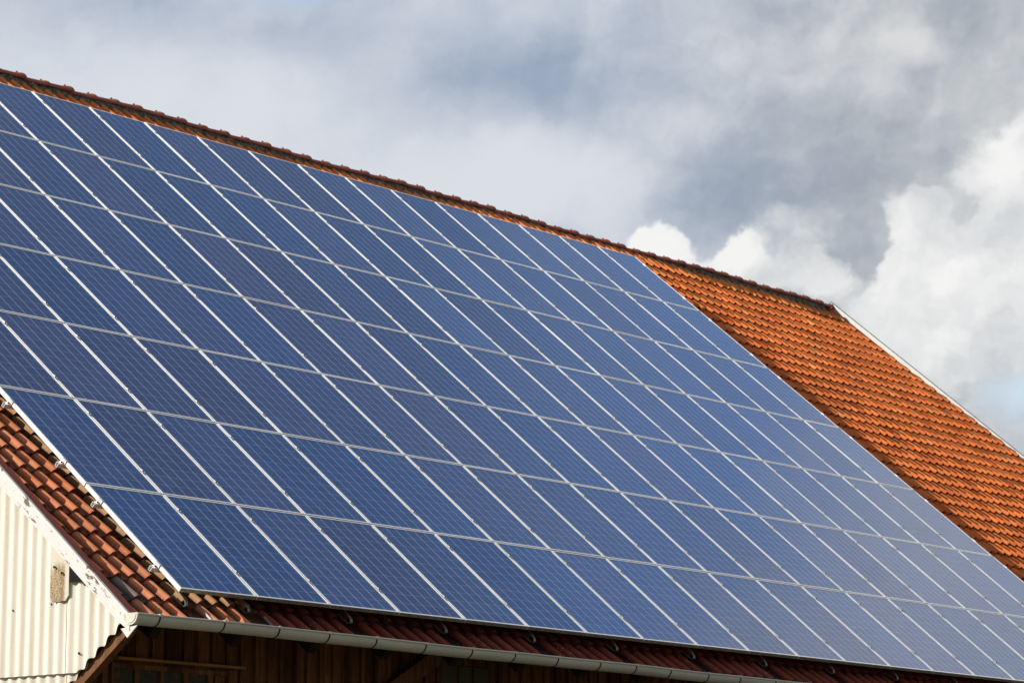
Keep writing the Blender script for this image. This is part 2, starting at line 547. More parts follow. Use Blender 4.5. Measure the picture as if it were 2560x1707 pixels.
tiles = MB()
tints = []
rt = random.Random(11)
n_courses = 37
for c in range(n_courses):
    s0 = S_EAVE + c * CP
    for k in range(NT_COLS + 1):
        x0 = XL + k * TP
        top_lim = 12.61 - 0.004 * max(0, x0 - 6)
        if s0 > top_lim - 0.03:
            continue
        L = min(CP + 0.04, top_lim - s0) if c < 36 else top_lim - s0
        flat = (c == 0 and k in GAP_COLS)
        prof = PROFILE_FLAT if flat else PROFILE if k < NT_COLS else PROFILE_EDGE
        dn, ds, dx = rt.gauss(0, 0.0022), rt.gauss(0, 0.0055), rt.gauss(0, 0.0018)
        yaw, roll = rt.gauss(0, 0.006), rt.gauss(0, 0.006)
        sag = -0.0095 * max(0.0, x0 - 17.5) * (s0 / 12.6) ** 4 + 0.012 * math.sin(x0 * 0.55 + 1.0) * math.sin(s0 * 0.33) + 0.006 * math.sin(x0 * 1.7 + s0)
        rows = []
        for (t, extra) in ((L, 0.0), (0.02, 0.0), (0.0, -0.005), (0.0, -0.038)):
            row = []
            for u, h in prof:
                nn = N_BASE + NOSE * (1 - min(t, 0.4) / CP) + h + extra + dn + sag + roll * (u - 0.1)
                row.append((x0 + u + dx + yaw * t, s0 + t + ds, nn))
            rows.append(row)
        np_ = len(prof)
        v = rows[0] + rows[1] + rows[2] + rows[2] + rows[3]
        f = []
        for r_ in (0, 1):
            for i in range(np_ - 1):
                a = r_ * np_ + i
                f.append((a + np_, a + np_ + 1, a + 1, a))
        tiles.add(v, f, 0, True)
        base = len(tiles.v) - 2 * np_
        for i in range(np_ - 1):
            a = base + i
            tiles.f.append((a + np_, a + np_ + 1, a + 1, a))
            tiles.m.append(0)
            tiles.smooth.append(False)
        # tint
        fresh = smooth01((s0 * 0.8 + 0.28 * x0 - 2.2) / 5.0)
        old = (0.80, 0.285, 0.13)
        new = (0.87, 0.232, 0.054)
        vary = 1.0 + rt.gauss(0, 0.10)
        hue = rt.gauss(0, 0.05)
        colr = [old[i] * (1 - fresh) + new[i] * fresh for i in range(3)]
        colr = [colr[0] * vary, colr[1] * vary * (1 + hue), colr[2] * vary * (1 + 2 * hue)]
        q = rt.random()
        lich = 0.0
        if fresh < 0.6:
            lich = 0.24 + rt.gauss(0, 0.18)
            if x0 > -0.2 and c > 0 and x0 < 3:
                lich += 0.22
            if c == 0:
                lich += 0.1
        else:
            lich = max(0.0, rt.gauss(0.06, 0.12))
            if q < 0.05:
                lich = 0.4
            elif q < 0.10:
                colr = [colr[0] * 0.98, colr[1] * 1.25, colr[2] * 1.6]
            elif q < 0.16:
                colr = [colr[0] * 0.78, colr[1] * 0.66, colr[2] * 0.7]
        if 1 <= c < 14 and 0.1 < x0 < 1.2:
            q_ = 0.6 + 0.35 * rt.random()
            colr = [colr[0] * (1 - q_) + 0.60 * q_, colr[1] * (1 - q_) + 0.39 * q_, colr[2] * (1 - q_) + 0.20 * q_]
            lich = 0.5
        if c == 1 and k in (0, 1):
            colr = [0.30, 0.235, 0.205]
            lich = 0.1
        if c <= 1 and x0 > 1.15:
            colr = [colr[0] * 0.36, colr[1] * 0.22, colr[2] * 0.26]  # shadow of the panels on the lowest courses, put into the tint
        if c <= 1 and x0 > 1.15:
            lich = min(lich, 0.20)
        if c == 36:
            colr = [min(0.95, colr[0] * 1.12), colr[1] * 1.22, colr[2] * 1.2]  # top course tinted brighter to stand in for sunlight below the ridge
        lich = max(0.0, min(1.0, lich))
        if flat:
            colr = [q_ * 0.35 for q_ in colr]  # shade of the recess painted into the flat tile
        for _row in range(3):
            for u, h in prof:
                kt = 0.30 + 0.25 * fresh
                k_ = kt + (1 - kt) * smooth01(h / 0.045)  # shade lying in the troughs is painted into the tint
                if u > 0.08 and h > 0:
                    k_ *= 0.85  # shaded right flank of the roll, also by tint
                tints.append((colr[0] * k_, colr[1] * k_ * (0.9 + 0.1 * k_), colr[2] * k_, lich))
        tints += [(colr[0] * 0.22, colr[1] * 0.18, colr[2] * 0.25, 0.0)] * (2 * np_)  # nose faces tinted dark for the shade on their downslope side
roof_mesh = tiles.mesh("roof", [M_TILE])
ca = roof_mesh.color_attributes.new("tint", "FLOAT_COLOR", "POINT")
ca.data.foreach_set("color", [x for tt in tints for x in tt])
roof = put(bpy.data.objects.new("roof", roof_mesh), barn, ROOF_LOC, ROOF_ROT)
tag(roof, "orange clay pan tiles, tinted darker for shade and lichen spotted near the gutter")

# --- far roof slope (kept plainer: it is behind the ridge)
fr = MB()
n_u = NT_COLS
for c in range(0, 37):
    ya = Y_RIDGE * 2 - roofpt(0, S_EAVE + c * CP, N_BASE + NOSE).y
    za = roofpt(0, S_EAVE + c * CP, N_BASE + NOSE).z
    yb = Y_RIDGE * 2 - roofpt(0, S_EAVE + (c + 1) * CP, N_BASE).y
    zb = roofpt(0, S_EAVE + (c + 1) * CP, N_BASE).z
    us = []
    for k in range(n_u):
        for u, h in ((0.0, 0.0), (0.026, 0.036), (0.064, 0.049), (0.112, 0.004)):
            us.append((XL + k * TP + u, h))
    us.append((XL + n_u * TP, 0.0))
    v = [(x, ya + h * SN, za + h * CS) for x, h in us] + [(x, yb + h * SN, zb + h * CS) for x, h in us]
    nn_ = len(us)
    fr.add(v, [(i, i + nn_, i + nn_ + 1, i + 1) for i in range(nn_ - 1)], 0, True)
far_mesh = fr.mesh("roof", [M_TILE])
ca = far_mesh.color_attributes.new("tint", "FLOAT_COLOR", "POINT")
ca.data.foreach_set("color", [0.6, 0.19, 0.05, 0.2] * len(far_mesh.vertices))
put(bpy.data.objects.new("roof", far_mesh), barn)

# --- boarding under the tiles (both slopes)
dk = MB()
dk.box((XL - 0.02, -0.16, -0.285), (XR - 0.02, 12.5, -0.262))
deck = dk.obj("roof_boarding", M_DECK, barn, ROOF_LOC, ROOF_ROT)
dk2 = MB()
a, b_ = roofpt(0, -0.16, -0.27), roofpt(0, 12.5, -0.27)
dk2.bar((12.6, 2 * Y_RIDGE - a.y, a.z), (12.6, 2 * Y_RIDGE - b_.y, b_.z), (13.2, 0, 0), (0, 0.008, 0.010))
dk2.obj("roof_boarding", M_DECK, barn)

# rafters seen under the eave
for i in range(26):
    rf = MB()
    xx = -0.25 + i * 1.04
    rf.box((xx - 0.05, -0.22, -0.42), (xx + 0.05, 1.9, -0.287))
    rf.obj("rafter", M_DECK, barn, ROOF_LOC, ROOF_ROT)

# --- ridge caps with their knobs, and the mossy mortar they sit in
def ridge_z(x):
    return Z_RIDGE - 0.064 - 0.0038 * max(0.0, x - 6) + 0.010 * math.sin(x * 0.9) + 0.006 * math.sin(x * 2.3 + 1)


rc = MB()
rr = random.Random(5)
CAP = 0.425
x = -0.73
while x < 25.7:
    z, z2 = ridge_z(x), ridge_z(x + CAP)
    seg = 12
    yaw = rr.gauss(0, 0.008)
    prof = [(-0.045, 0.098), (0.10, 0.100), (0.27, 0.108), (0.325, 0.116), (0.36, 0.128), (0.395, 0.134), (CAP, 0.132)]
    lift = rr.gauss(0, 0.005)
    rows = []
    for (t, r_) in prof:
        zz = z + (z2 - z) * t / CAP + lift
        row = []
        for i in range(seg + 1):
            an = math.pi * (i / seg) * 1.12 - math.pi * 0.06
            row.append((x + t, Y_RIDGE - r_ * 0.86 * math.cos(an) + yaw * t, zz + (r_ * 0.78 - 0.014) * (abs(math.sin(an)) ** 1.5 if an > 0 and an < math.pi else -0.1)))
        rows.append(row)
    # small outer end face
    t, r_ = prof[-1]
    rows.append([(p[0], Y_RIDGE + (p[1] - Y_RIDGE) * 0.86, z2 + lift + (p[2] - z2 - lift) * 0.86) for p in rows[-1]])
    v = [p for row in rows for p in row]
    f = []
    w = seg + 1
    for a in range(len(rows) - 1):
        for i in range(seg):
            f.append((a * w + i, (a + 1) * w + i, (a + 1) * w + i + 1, a * w + i + 1))
    rc.add(v, f, 0, True)
    # knob
    kx, kz = x + 0.335, z + (z2 - z) * 0.8 + 0.070 + lift
    kr = 0.021
    kv, kf = [], []
    for a in range(4):
        an = a / 4 * math.pi / 2
        for i in range(8):
            q = 2 * math.pi * i / 8
            kv.append((kx + kr * math.cos(an) * math.cos(q) * 1.2, Y_RIDGE + kr * math.cos(an) * math.sin(q), kz - 0.012 + 0.044 * math.sin(an)))
    kv.append((kx, Y_RIDGE, kz + 0.034))
    for a in range(3):
        for i in range(8):
            kf.append((a * 8 + i, a * 8 + (i + 1) % 8, (a + 1) * 8 + (i + 1) % 8, (a + 1) * 8 + i))
    for i in range(8):
        kf.append((24 + i, 24 + (i + 1) % 8, 32))
    rc.add(kv, kf, 0, True)
    x += CAP
rc.obj("ridge_cap", M_RIDGE, roof).matrix_parent_inverse = Matrix.LocRotScale(Vector(ROOF_LOC), Matrix.Rotation(SLOPE, 3, "X"), None).inverted()

mo = MB()
nx = 900
rows = []
for i in range(nx + 1):
    xx = -0.72 + 26.4 * i / nx
    zc = ridge_z(xx)
    row = []
    for j in range(7):
        q = j / 6
        yy = Y_RIDGE - 0.098 + 0.030 * q
        zz = zc - 0.170 + 0.168 * q
        d = 0.020 * mnoise.noise((xx * 9, q * 3.0, 3.1)) + 0.02 * mnoise.noise((xx * 27, q * 7.0, 9.1))
        row.append((xx, yy - d * 0.8 - 0.015 * math.sin(q * math.pi), zz + d * 0.6))
    rows.append(row)
v = [p for r_ in rows for p in r_]
mo.add(v, [(i * 7 + j, (i + 1) * 7 + j, (i + 1) * 7 + j + 1, i * 7 + j + 1) for i in range(nx) for j in range(6)], 0, True)
mo.obj("ridge_mortar", M_MORTAR, roof).matrix_parent_inverse = Matrix.LocRotScale(Vector(ROOF_LOC), Matrix.Rotation(SLOPE, 3, "X"), None).inverted()

# --- verge boards
bg = MB()
bg.prism([(-0.31, -0.138), (12.62, -0.138), (12.62, -0.272), (-0.20, -0.272), (-0.392, -0.247)], "x", -0.762, -0.734)
barge = bg.obj("barge_board", M_BARGE, barn, ROOF_LOC, ROOF_ROT)
tag(barge, "white barge board with peeling paint along the gable's roof edge")
bt = MB()
bt.box((-0.732, -0.30, -0.215), (-0.636, 12.6, -0.140))
bt.obj("verge_batten", M_BATTEN, barn, ROOF_LOC, ROOF_ROT)
vb = MB()
vb.box((25.975, -0.30, -0.36), (26.0, 12.56, -0.162))
vbo = vb.obj("verge_board", M_VERGE, barn, ROOF_LOC, ROOF_ROT)
tag(vbo, "thin white verge board standing above the far roof edge")
cp = MB()
cp.box((25.972, -0.30, -0.1615), (26.008, 12.66, -0.152))
cp.obj("edge_strip", mat_plain("shaded_edge_grey", (0.16, 0.17, 0.17), 0.6, 0.0), vbo)  # grey stands in for the shadow on the board's top edge
vf = MB()
vf.box((25.80, -0.25, -0.30), (25.973, 12.6, -0.235))
vf.obj("verge_batten", M_BATTEN, barn, ROOF_LOC, ROOF_ROT)

# --- cream corrugated gable (X = -0.68), sheet by sheet
XG = -0.667
PIT, AMP = 0.1293, 0.0115
SHW = PIT * 7.2


def under_roof(y):
    yy = y if y <= Y_RIDGE else 2 * Y_RIDGE - y
    # height of the boarding's underside over that y
    s = (yy + (-0.262) * SN) / CS
    return Z0 + s * SN + (-0.262) * CS


def strut_z(y):                      # lower diagonal edge of the cladding at the open eave
    return 4.035 - 0.742 * (y - 0.03)


def sheet(y0, y1, z0, z1, off, diag=False):
    sb = MB()
    step = PIT / 10
    n = max(1, int(round((y1 - y0) / step)))
    cols = []
    for i in range(n + 1):
        y = y0 + (y1 - y0) * i / n
        wob = 0.004 * math.sin(y * 7)
        xx = XG - off - AMP * math.cos(2 * math.pi * (y - 0.066) / PIT)
        top = min(z1, under_roof(y) - 0.004)
        lo = z0
        if diag:
            lo = max(lo, strut_z(y) + 0.017 * math.sin(2 * math.pi * (y - 0.02) / PIT))
        lo = min(lo, top)
        cols.append((xx, y, lo, top))
    th = 0.007
    v = []
    for (xx, y, lo, top) in cols:
        v += [(xx - XG, y, lo), (xx - XG, y, top), (xx - XG + th, y, top), (xx - XG + th, y, lo)]
    f = []
    for i in range(n):
        a = i * 4
        if cols[i][3] - cols[i][2] < 1e-4 and cols[i + 1][3] - cols[i + 1][2] < 1e-4:
            continue
        f += [(a, a + 1, a + 5, a + 4)]
    sb.add(v, f, 0, True)
    v2, f2 = list(v), []
    for i in range(n):
        a = i * 4
        f2 += [(a + 3, a + 7, a + 6, a + 2), (a, a + 4, a + 7, a + 3), (a + 1, a + 2, a + 6, a + 5)]
    f2 += [(0, 3, 2, 1), (n * 4, n * 4 + 1, n * 4 + 2, n * 4 + 3)]
    sb.add(v2, f2, 0, False)
    return sb.obj("cladding_sheet", M_CLAD, barn, (XG, 0, 0))


# vertical seams at y = 0.757 and then every sheet width
edges = [0.02, 0.757]
while edges[-1] < 2 * Y_RIDGE - 0.2:
    edges.append(edges[-1] + SHW)
lap = [0.0, 1.78, 3.652, 5.55, 7.45, 9.35, 11.2, 13.0]
sheets = {}
for i in range(len(edges) - 1):
    y0, y1 = edges[i], min(edges[i + 1], 2 * Y_RIDGE - 0.05)
    for j in range(len(lap) - 1):
        z0, z1 = lap[j] - (0.02 if j else 0.0), lap[j + 1] + 0.06
        if max(under_roof(y0), under_roof(y1), under_roof(min(max(Y_RIDGE, y0), y1))) < z0 + 0.05:
            continue
        if i == 0 and j < 1:
            continue
        off = 0.010 * (j % 2 == 0) + 0.0085 * (1 if i % 2 else 0) + (0.012 if j >= 2 else 0.0)
        yy0 = y0
        if i == 0:
            if j == 1:
                yy0 = 0.40
        else:
            yy0 = y0 - 0.01
        sheets[i, j] = sheet(yy0, y1 + 0.01, z0, z1, off + 0.002 * i * 0, diag=(i == 0 or (i == 1 and j == 1)))

# bolts with caps on the sheets (crest side, towards -X)
def bolt(y, z, sheet_key):
    q = MB()
    par = sheets.get(sheet_key)
    q.tube([(-0.012, y, z), (-0.030, y, z - 0.002)], 0.0075, 8)
    q.tube([(-0.030, y, z - 0.002), (-0.037, y, z - 0.003)], 0.0115, 10)
    q.obj("bolt", M_BOLT, par)


for (y, z, key) in ((1.466, 4.239, (1, 2)), (0.950, 4.267, (1, 2)), (0.562, 3.805, (0, 2)), (0.506, 4.415, (0, 2)), (2.36, 4.24, (2, 2)), (2.36, 5.1, (2, 2)), (1.47, 2.9, (1, 1)), (2.4, 2.9, (2, 1))):
    bolt(y, z, key)

# bare board over the purlin end, and a black patch as the gap's shade
pb = MB()
pb.prism([(0.702, 4.330), (0.742, 4.284), (0.905, 4.276), (0.948, 4.325), (0.948, 4.86), (0.702, 4.66)], "x", -0.718, -0.7095)
pbo = pb.obj("patch_board", M_PATCH, barn)
tag(pbo, "mossy bare board on the gable, under the barge board")
for (y, z) in ((0.884, 4.596), (0.780, 4.536)):
    q = MB()
    q.tube([(-0.716, y, z), (-0.732, y, z - 0.002)], 0.0075, 8)
    q.tube([(-0.732, y, z - 0.002), (-0.739, y, z - 0.003)], 0.0115, 10)
    q.obj("bolt", M_BOLT, pbo)
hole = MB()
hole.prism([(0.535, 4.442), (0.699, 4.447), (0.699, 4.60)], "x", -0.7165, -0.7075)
hole.obj("gap_shade_patch", mat_plain("painted_gap_shade", (0.006, 0.005, 0.006), 1.0), barn)  # black patch paints the darkness of the open gap
# strut carrying the open eave
stt = MB()
a, b_ = Vector((-0.61, -0.02, 4.035)), Vector((-0.61, 1.03, 3.255))
d = (b_ - a).normalized()
nrm = Vector((0, -d.z, d.y))
stt.bar(a - nrm * 0.02, b_ - nrm * 0.02, (0.045, 0, 0), nrm * 0.045)
sto = stt.obj("eave_strut", M_BEAM, barn)

# --- other walls
wl = MB()
wl.box((25.80, 1.0, 0.0), (25.90, 2 * Y_RIDGE - 1.0, 4.75))
hz = under_roof(1.0) - 0.05
wl.prism([(1.0, 4.75), (2 * Y_RIDGE - 1.0, 4.75), (Y_RIDGE, under_roof(Y_RIDGE) - 0.08)], "x", 25.80, 25.90)
wl.obj("gable_wall", M_PLANK, barn)
wb = MB()
wb.box((-0.62, 2 * Y_RIDGE - 1.1, 0.0), (25.79, 2 * Y_RIDGE - 1.0, 4.85))
wb.obj("back_wall", M_PLANK, barn)

# front wall: backing and planks with gaps, one mesh
fw = MB()
fw.box((-0.62, 1.03, 0.0), (25.79, 1.08, 4.95))
rw = random.Random(3)
xx = -0.62
k = 0
WIN = (0.118, 1.72, 2.55, 3.80)       # window opening x0, x1, z0, z1
while xx < 25.75:
    w = 0.2 + rw.gauss(0, 0.012)
    gp = 0.045 + rw.random() * 0.02
    xa, xb = xx + gp / 2, min(xx + w - gp / 2, 25.78)
    y = 1.0 + rw.gauss(0, 0.004)
    if xb > WIN[0] and xa < WIN[1]:
        zb_ = 3.853 + rw.gauss(0, 0.006)
        fw.box((xa, y, zb_), (xb, 1.032, 4.93))
        fw.box((xa, y, 0.05), (xb, 1.032, WIN[2] - 0.05))
    elif 4.74 < xa < 5.5:
        fw.box((xa, y, 4.06), (xb, 1.032, 4.93))
    else:
        fw.box((xa, y, 0.05), (xb, 1.032, 4.93))
    xx += w
    k += 1
front = fw.obj("front_wall", M_PLANK, barn)

win = MB()
wx0, wx1 = 0.10, 1.42
win.box((wx0, 0.985, 3.745), (wx1 + 0.30, 1.03, 3.79))
win.box((wx0, 0.985, 2.55), (wx1 + 0.05, 1.03, 2.61))
for xa, xb in ((0.10, 0.130), (0.395, 0.455), (0.722, 0.772), (1.028, 1.090), (1.355, 1.42)):
    win.box((xa, 0.987, 2.61), (xb, 1.031, 3.745))
wno = win.obj("window", M_PLANK, barn)
for xa, xb in ((0.130, 0.395), (0.455, 0.722), (0.772, 1.028), (1.090, 1.355)):
    q = MB()
    q.box((xa, 1.008, 2.61), (xb, 1.014, 3.745))
    q.obj("pane", M_PANE, wno)
li = MB()
li.box((0.13, 0.93, 3.822), (1.80, 1.0, 3.846))
li.obj("lintel", M_LINTEL, wno)
ps_ = MB()
ps_.box((1.43, 0.97, 2.55), (1.56, 1.028, 3.74))
ps_.box((1.60, 0.96, 0.02), (1.72, 1.028, 3.80))
ps_.obj("wall_post", M_PLANK, barn)
for xa, xb in ((-0.04, 0.02), (3.345, 3.42)):
    q = MB()
    q.box((xa, 0.955, 0.0), (xb, 0.993, 4.9))
    q.obj("wall_post", M_BEAM, barn)
br = MB()
p0, p1 = Vector((4.66, 0.95, 4.13)), Vector((3.9, 0.95, 3.72))
d = (p1 - p0).normalized()
br.bar(p0 - d * 0.4, p1 + d * 0.6, (0, 0.035, 0), Vector((-d.z, 0, d.x)) * 0.085)
br.obj("wall_brace", M_BEAM, barn)
for xa, xb in ((4.79, 5.025), (5.075, 5.275), (5.325, 5.56)):
    q = MB()
    q.box((xa, 1.004, 0.4), (xb, 1.029, 4.05))
    q.obj("shutter_board", M_GREEN, barn)

# --- gutter along the eave
GX0, GX1 = -0.765, 25.95
GR = 0.088
GY = -0.162


def gut_z(x):
    return 4.107 - 0.0042 * (x + 0.75) + 0.0035 * math.sin(x * 1.3) + 0.002 * math.sin(x * 3.1)


gt = MB()
nx = 240
seg = 14
rows_o, rows_i = [], []
for i in range(nx + 1):
    xx = GX0 + (GX1 - GX0) * i / nx
    zc = gut_z(xx)
    ro, ri = [], []
    for j in range(seg + 1):
        an = math.pi + math.pi * j / seg
        ro.append((xx, GY + GR * math.cos(an), zc + GR * math.sin(an)))
        ri.append((xx, GY + (GR - 0.003) * math.cos(an), zc + (GR - 0.003) * math.sin(an)))
    rows_o.append(ro)
    rows_i.append(ri)
w = seg + 1
gt.add([p for r_ in rows_o for p in r_], [(i * w + j, i * w + j + 1, (i + 1) * w + j + 1, (i + 1) * w + j) for i in range(nx) for j in range(seg)], 0, True)
gt.add([p for r_ in rows_i for p in r_], [(i * w + j, (i + 1) * w + j, (i + 1) * w + j + 1, i * w + j + 1) for i in range(nx) for j in range(seg)], 0, True)
gt.tube([(GX0 + (GX1 - GX0) * i / nx, GY - GR - 0.002, gut_z(GX0 + (GX1 - GX0) * i / nx) + 0.004) for i in range(nx + 1)], 0.0095, 8)
gutter = gt.obj("gutter", M_ZINC, barn)
tag(gutter, "grey half round zinc gutter hung under the lowest tiles")
ec = MB()
zc = gut_z(GX0)
prof = [(GY + (GR + 0.004) * math.cos(math.pi + math.pi * j / 20), zc + (GR + 0.004) * math.sin(math.pi + math.pi * j / 20)) for j in range(21)]
prof = [(GY - GR - 0.004, zc + 0.014)] + prof + [(GY + GR + 0.004, zc + 0.014)]
ec.prism(prof, "x", GX0 - 0.004, GX0 + 0.004)
ec.tube([(GX0 - 0.004, GY + (GR * 0.80) * math.cos(math.pi + math.pi * j / 16), zc + (GR * 0.80) * math.sin(math.pi + math.pi * j / 16)) for j in range(17)], 0.005, 6)
ec.obj("end_cap", M_ZINC, gutter)
hx = [-0.49, 0.32, 1.035, 1.715, 2.38, 3.10, 3.805, 4.48, 5.18, 5.895, 6.52, 7.14, 7.84, 8.45]
while hx[-1] < 25.2:
    hx.append(hx[-1] + 0.69)
for xx in hx:
    q = MB()
    zc = gut_z(xx)
    ring, ring2 = [], []
    for j in range(15):
        an = math.pi + math.pi * j / 14
        ring.append((GY + (GR + 0.0045) * math.cos(an), zc + (GR + 0.0045) * math.sin(an)))
        ring2.append((GY + (GR + 0.0008) * math.cos(an), zc + (GR + 0.0008) * math.sin(an)))
    q.prism(ring + ring2[::-1], "x", xx - 0.008, xx + 0.008)
    q.box((xx - 0.014, GY - GR - 0.016, zc - 0.006), (xx + 0.014, GY - GR + 0.020, zc + 0.017), 1)
    q.obj("bracket", [M_BRACKET, M_ZINC], gutter)
# little fascia plate below the gutter's end
fp = MB()
fp.prism([(-0.24, 4.005), (-0.03, 3.985), (-0.115, 3.90)], "x", -0.756, -0.742)
fp.obj("barge_end", M_BARGE, barn)

# ------------------------------------------------------------------ solar panels
PWd, PHt, PTh, FL = PX - 0.012, PS - 0.014, 0.040, 0.0165


def rect(inset, n):
    a, b = PWd / 2 - inset, PHt / 2 - inset
    return [(-a, -b, n), (a, -b, n), (a, b, n), (-a, b, n)]


fm = MB()
rings = [rect(FL, -0.006), rect(FL, 0.0), rect(0.0025, 0.0), rect(0.0, -0.0025), rect(0.0, -PTh), rect(FL, -PTh)]
for i in range(len(rings) - 1):
    for sd in range(4):
        j = (sd + 1) % 4
        v = [rings[i][sd], rings[i][j], rings[i + 1][j], rings[i + 1][sd]]
        mat = 0 if sd in (1, 3) else 1
        if sd == 0 and i >= 3:
            mat = 2
        elif sd in (1, 3) and i in (0, 2, 3):
            mat = 3
        fm.add(v, [(3, 2, 1, 0)] if True else None, mat)
frame_me = fm.mesh("frame", [M_FRAME_LONG, M_FRAME_SHORT, M_FRAME_DIRTY, M_FRAME_SIDE])
cm = MB()
a, b_ = PWd / 2 - FL + 0.002, PHt / 2 - FL + 0.002
cm.box((-a, -b_, -0.008), (a, b_, -0.0032))
cell_me = cm.mesh("cell_sheet", [M_CELLS])

ORD = ["", "first", "second", "third", "fourth", "fifth", "sixth", "seventh", "eighth", "ninth", "tenth", "eleventh", "twelfth",
       "thirteenth", "fourteenth", "fifteenth", "sixteenth", "seventeenth", "eighteenth", "nineteenth"]
ROWN = ["bottom row", "second row from the bottom", "third row from the bottom", "middle row", "third row from the top", "second row from the top", "top row"]
rp = random.Random(21)
for j in range(NROW):
    for i in range(NCOL):
        c = roofpt((i + 0.5) * PX, (j + 0.5) * PS, rp.gauss(0, 0.0008))
        o = empty("solar_module", c, (SLOPE, 0, 0))
        fo = put(bpy.data.objects.new("frame", frame_me), o)
        co_ = put(bpy.data.objects.new("cell_sheet", cell_me), o)
        if j < 2:
            n = i + 1
            where = ("leftmost" if n == 1 else ORD[n] + " from the left end")
        else:
            n = NCOL - i
            where = ("at the array's right end" if n == 1 else ORD[n] + " from the right end")
        tag(o, "blue solar panel in the %s, %s" % (ROWN[j], where), "solar panel", "solar panels in seven rows on the tiled roof")

# ------------------------------------------------------------------ rails and clamps
def rail_mesh():
    r = MB()
    w, h, tk = 0.020, 0.045, 0.005
    x0, x1 = -0.062, NCOL * PX + 0.04
    # hollow rail: walls butted end to end, slot open at the top
    r.box((x0, -w, -PTh - h), (x1, w, -PTh - h + tk))
    r.box((x0, -w, -PTh - h + tk), (x1, -w + tk, -PTh - 0.001))
    r.box((x0, w - tk, -PTh - h + tk), (x1, w, -PTh - 0.001))
    r.box((x0, -w + tk, -PTh - 0.001 - tk), (x1, -0.007, -PTh - 0.001))
    r.box((x0, 0.007, -PTh - 0.001 - tk), (x1, w - tk, -PTh - 0.001))
    r.box((x0, -w + tk, -PTh - 0.027), (x1, w - tk, -PTh - 0.024))
    return r.mesh("mounting_rail", [M_ALU])


def clamp_mesh(end):
    q = MB()
    L = 0.034
    if end == 0:
        q.box((-0.021, -L, 0.0012), (0.021, L, 0.0062))
        q.box((-0.0035, -L, -PTh), (0.0035, L, 0.0012))
    else:
        sgn = end
        q.box((min(0, -sgn * 0.016) - 0.0, -L, 0.0012), (max(0, -sgn * 0.016), L, 0.0055))
        xa, xb = sorted((0.0015 * sgn, 0.009 * sgn))
        q.box((xa, -L, -PTh), (xb, L, 0.0055))
        xa, xb = sorted((0.009 * sgn, 0.040 * sgn))
        q.box((xa, -L * 0.7, -PTh - 0.0005), (xb, L * 0.7, -PTh + 0.006))
    bx = 0.0 if end == 0 else 0.022 * end
    top = 0.0062 if end == 0 else -PTh + 0.006
    q.tube([(bx, -0.018 if end == 0 else 0.0, top), (bx, -0.018 if end == 0 else 0.0, top + 0.009)], 0.0085 if end == 0 else 0.010, 6, 1)
    return q.mesh("clamp", [M_FRAME_LONG if end == 0 else M_ALU, M_DARK])


rail_me, mid_me, endl_me, endr_me = rail_mesh(), clamp_mesh(0), clamp_mesh(-1), clamp_mesh(1)
for j in range(NROW):
    for h, fr_ in enumerate((0.2325, 0.8385)):
        s = (j + fr_) * PS
        r = bpy.data.objects.new("mounting_rail", rail_me)
        put(r, None, roofpt(0, s, 0), ROOF_ROT)
        tag(r, "aluminium mounting rail under the %s, the %s of two" % (ROWN[j], ("lower", "upper")[h]), "mounting rail", "rails carrying the solar panels")
        for i in range(NCOL + 1):
            me = endl_me if i == 0 else endr_me if i == NCOL else mid_me
            xx = i * PX + (0.006 if i == 0 else -0.006 if i == NCOL else 0)
            put(bpy.data.objects.new("end_clamp" if i in (0, NCOL) else "mid_clamp", me), r, (xx, 0, 0))

# ------------------------------------------------------------------ roof hooks along the eave
def hook_obj():
    q = MB()
    path = [(0.39, -0.092), (0.10, -0.100), (0.02, -0.108), (-0.025, -0.120), (-0.045, -0.138), (-0.042, -0.156), (-0.02, -0.170), (0.05, -0.176), (0.16, -0.178)]
    v = []
    hw, th = 0.017, 0.003
    n = len(path)
    for i, (s, nn) in enumerate(path):
        a = Vector(path[max(i - 1, 0)])
        b = Vector(path[min(i + 1, n - 1)])
        d = (b - a).normalized()
        pn = Vector((-d.y, d.x))
        for sg in (-1, 1):
            for sx in (-1, 1):
                v.append((sx * hw, s + pn.x * th * sg, nn + pn.y * th * sg))
    f = []
    for i in range(n - 1):
        a, b = i * 4, (i + 1) * 4
        f += [(a, a + 1, b + 1, b), (a + 3, a + 2, b + 2, b + 3), (a + 2, a, b, b + 2), (a + 1, a + 3, b + 3, b + 1)]
    q.add(v, f, 0, False)
    return q.mesh("roof_hook", [M_STEEL])


def fin_mesh():
    q = MB()
    # folded tin plate lying in the cut tile, its edge turned up against the next roll
    q.box((-0.004, S_EAVE + 0.035, -0.186), (-0.001, S_EAVE + 0.235, -0.166))
    return q.mesh("tin_plate", [M_ALU])


hook_me = hook_obj()
fin_me = fin_mesh()
for n, k in enumerate(GAP_COLS):
    x_next = XL + (k + 1) * TP           # where the next roll begins
    hk = bpy.data.objects.new("roof_hook", hook_me)
    put(hk, None, roofpt(x_next - 0.235, 0, 0), ROOF_ROT)
    tag(hk, "steel roof hook below the array's lower edge, %s from its left corner" % (ORD[n + 1] if n < 19 else "last"), "roof hook", "roof hooks along the eave")
    if n < 2:
        put(bpy.data.objects.new("tin_plate", fin_me), hk, (0.228, 0, 0))

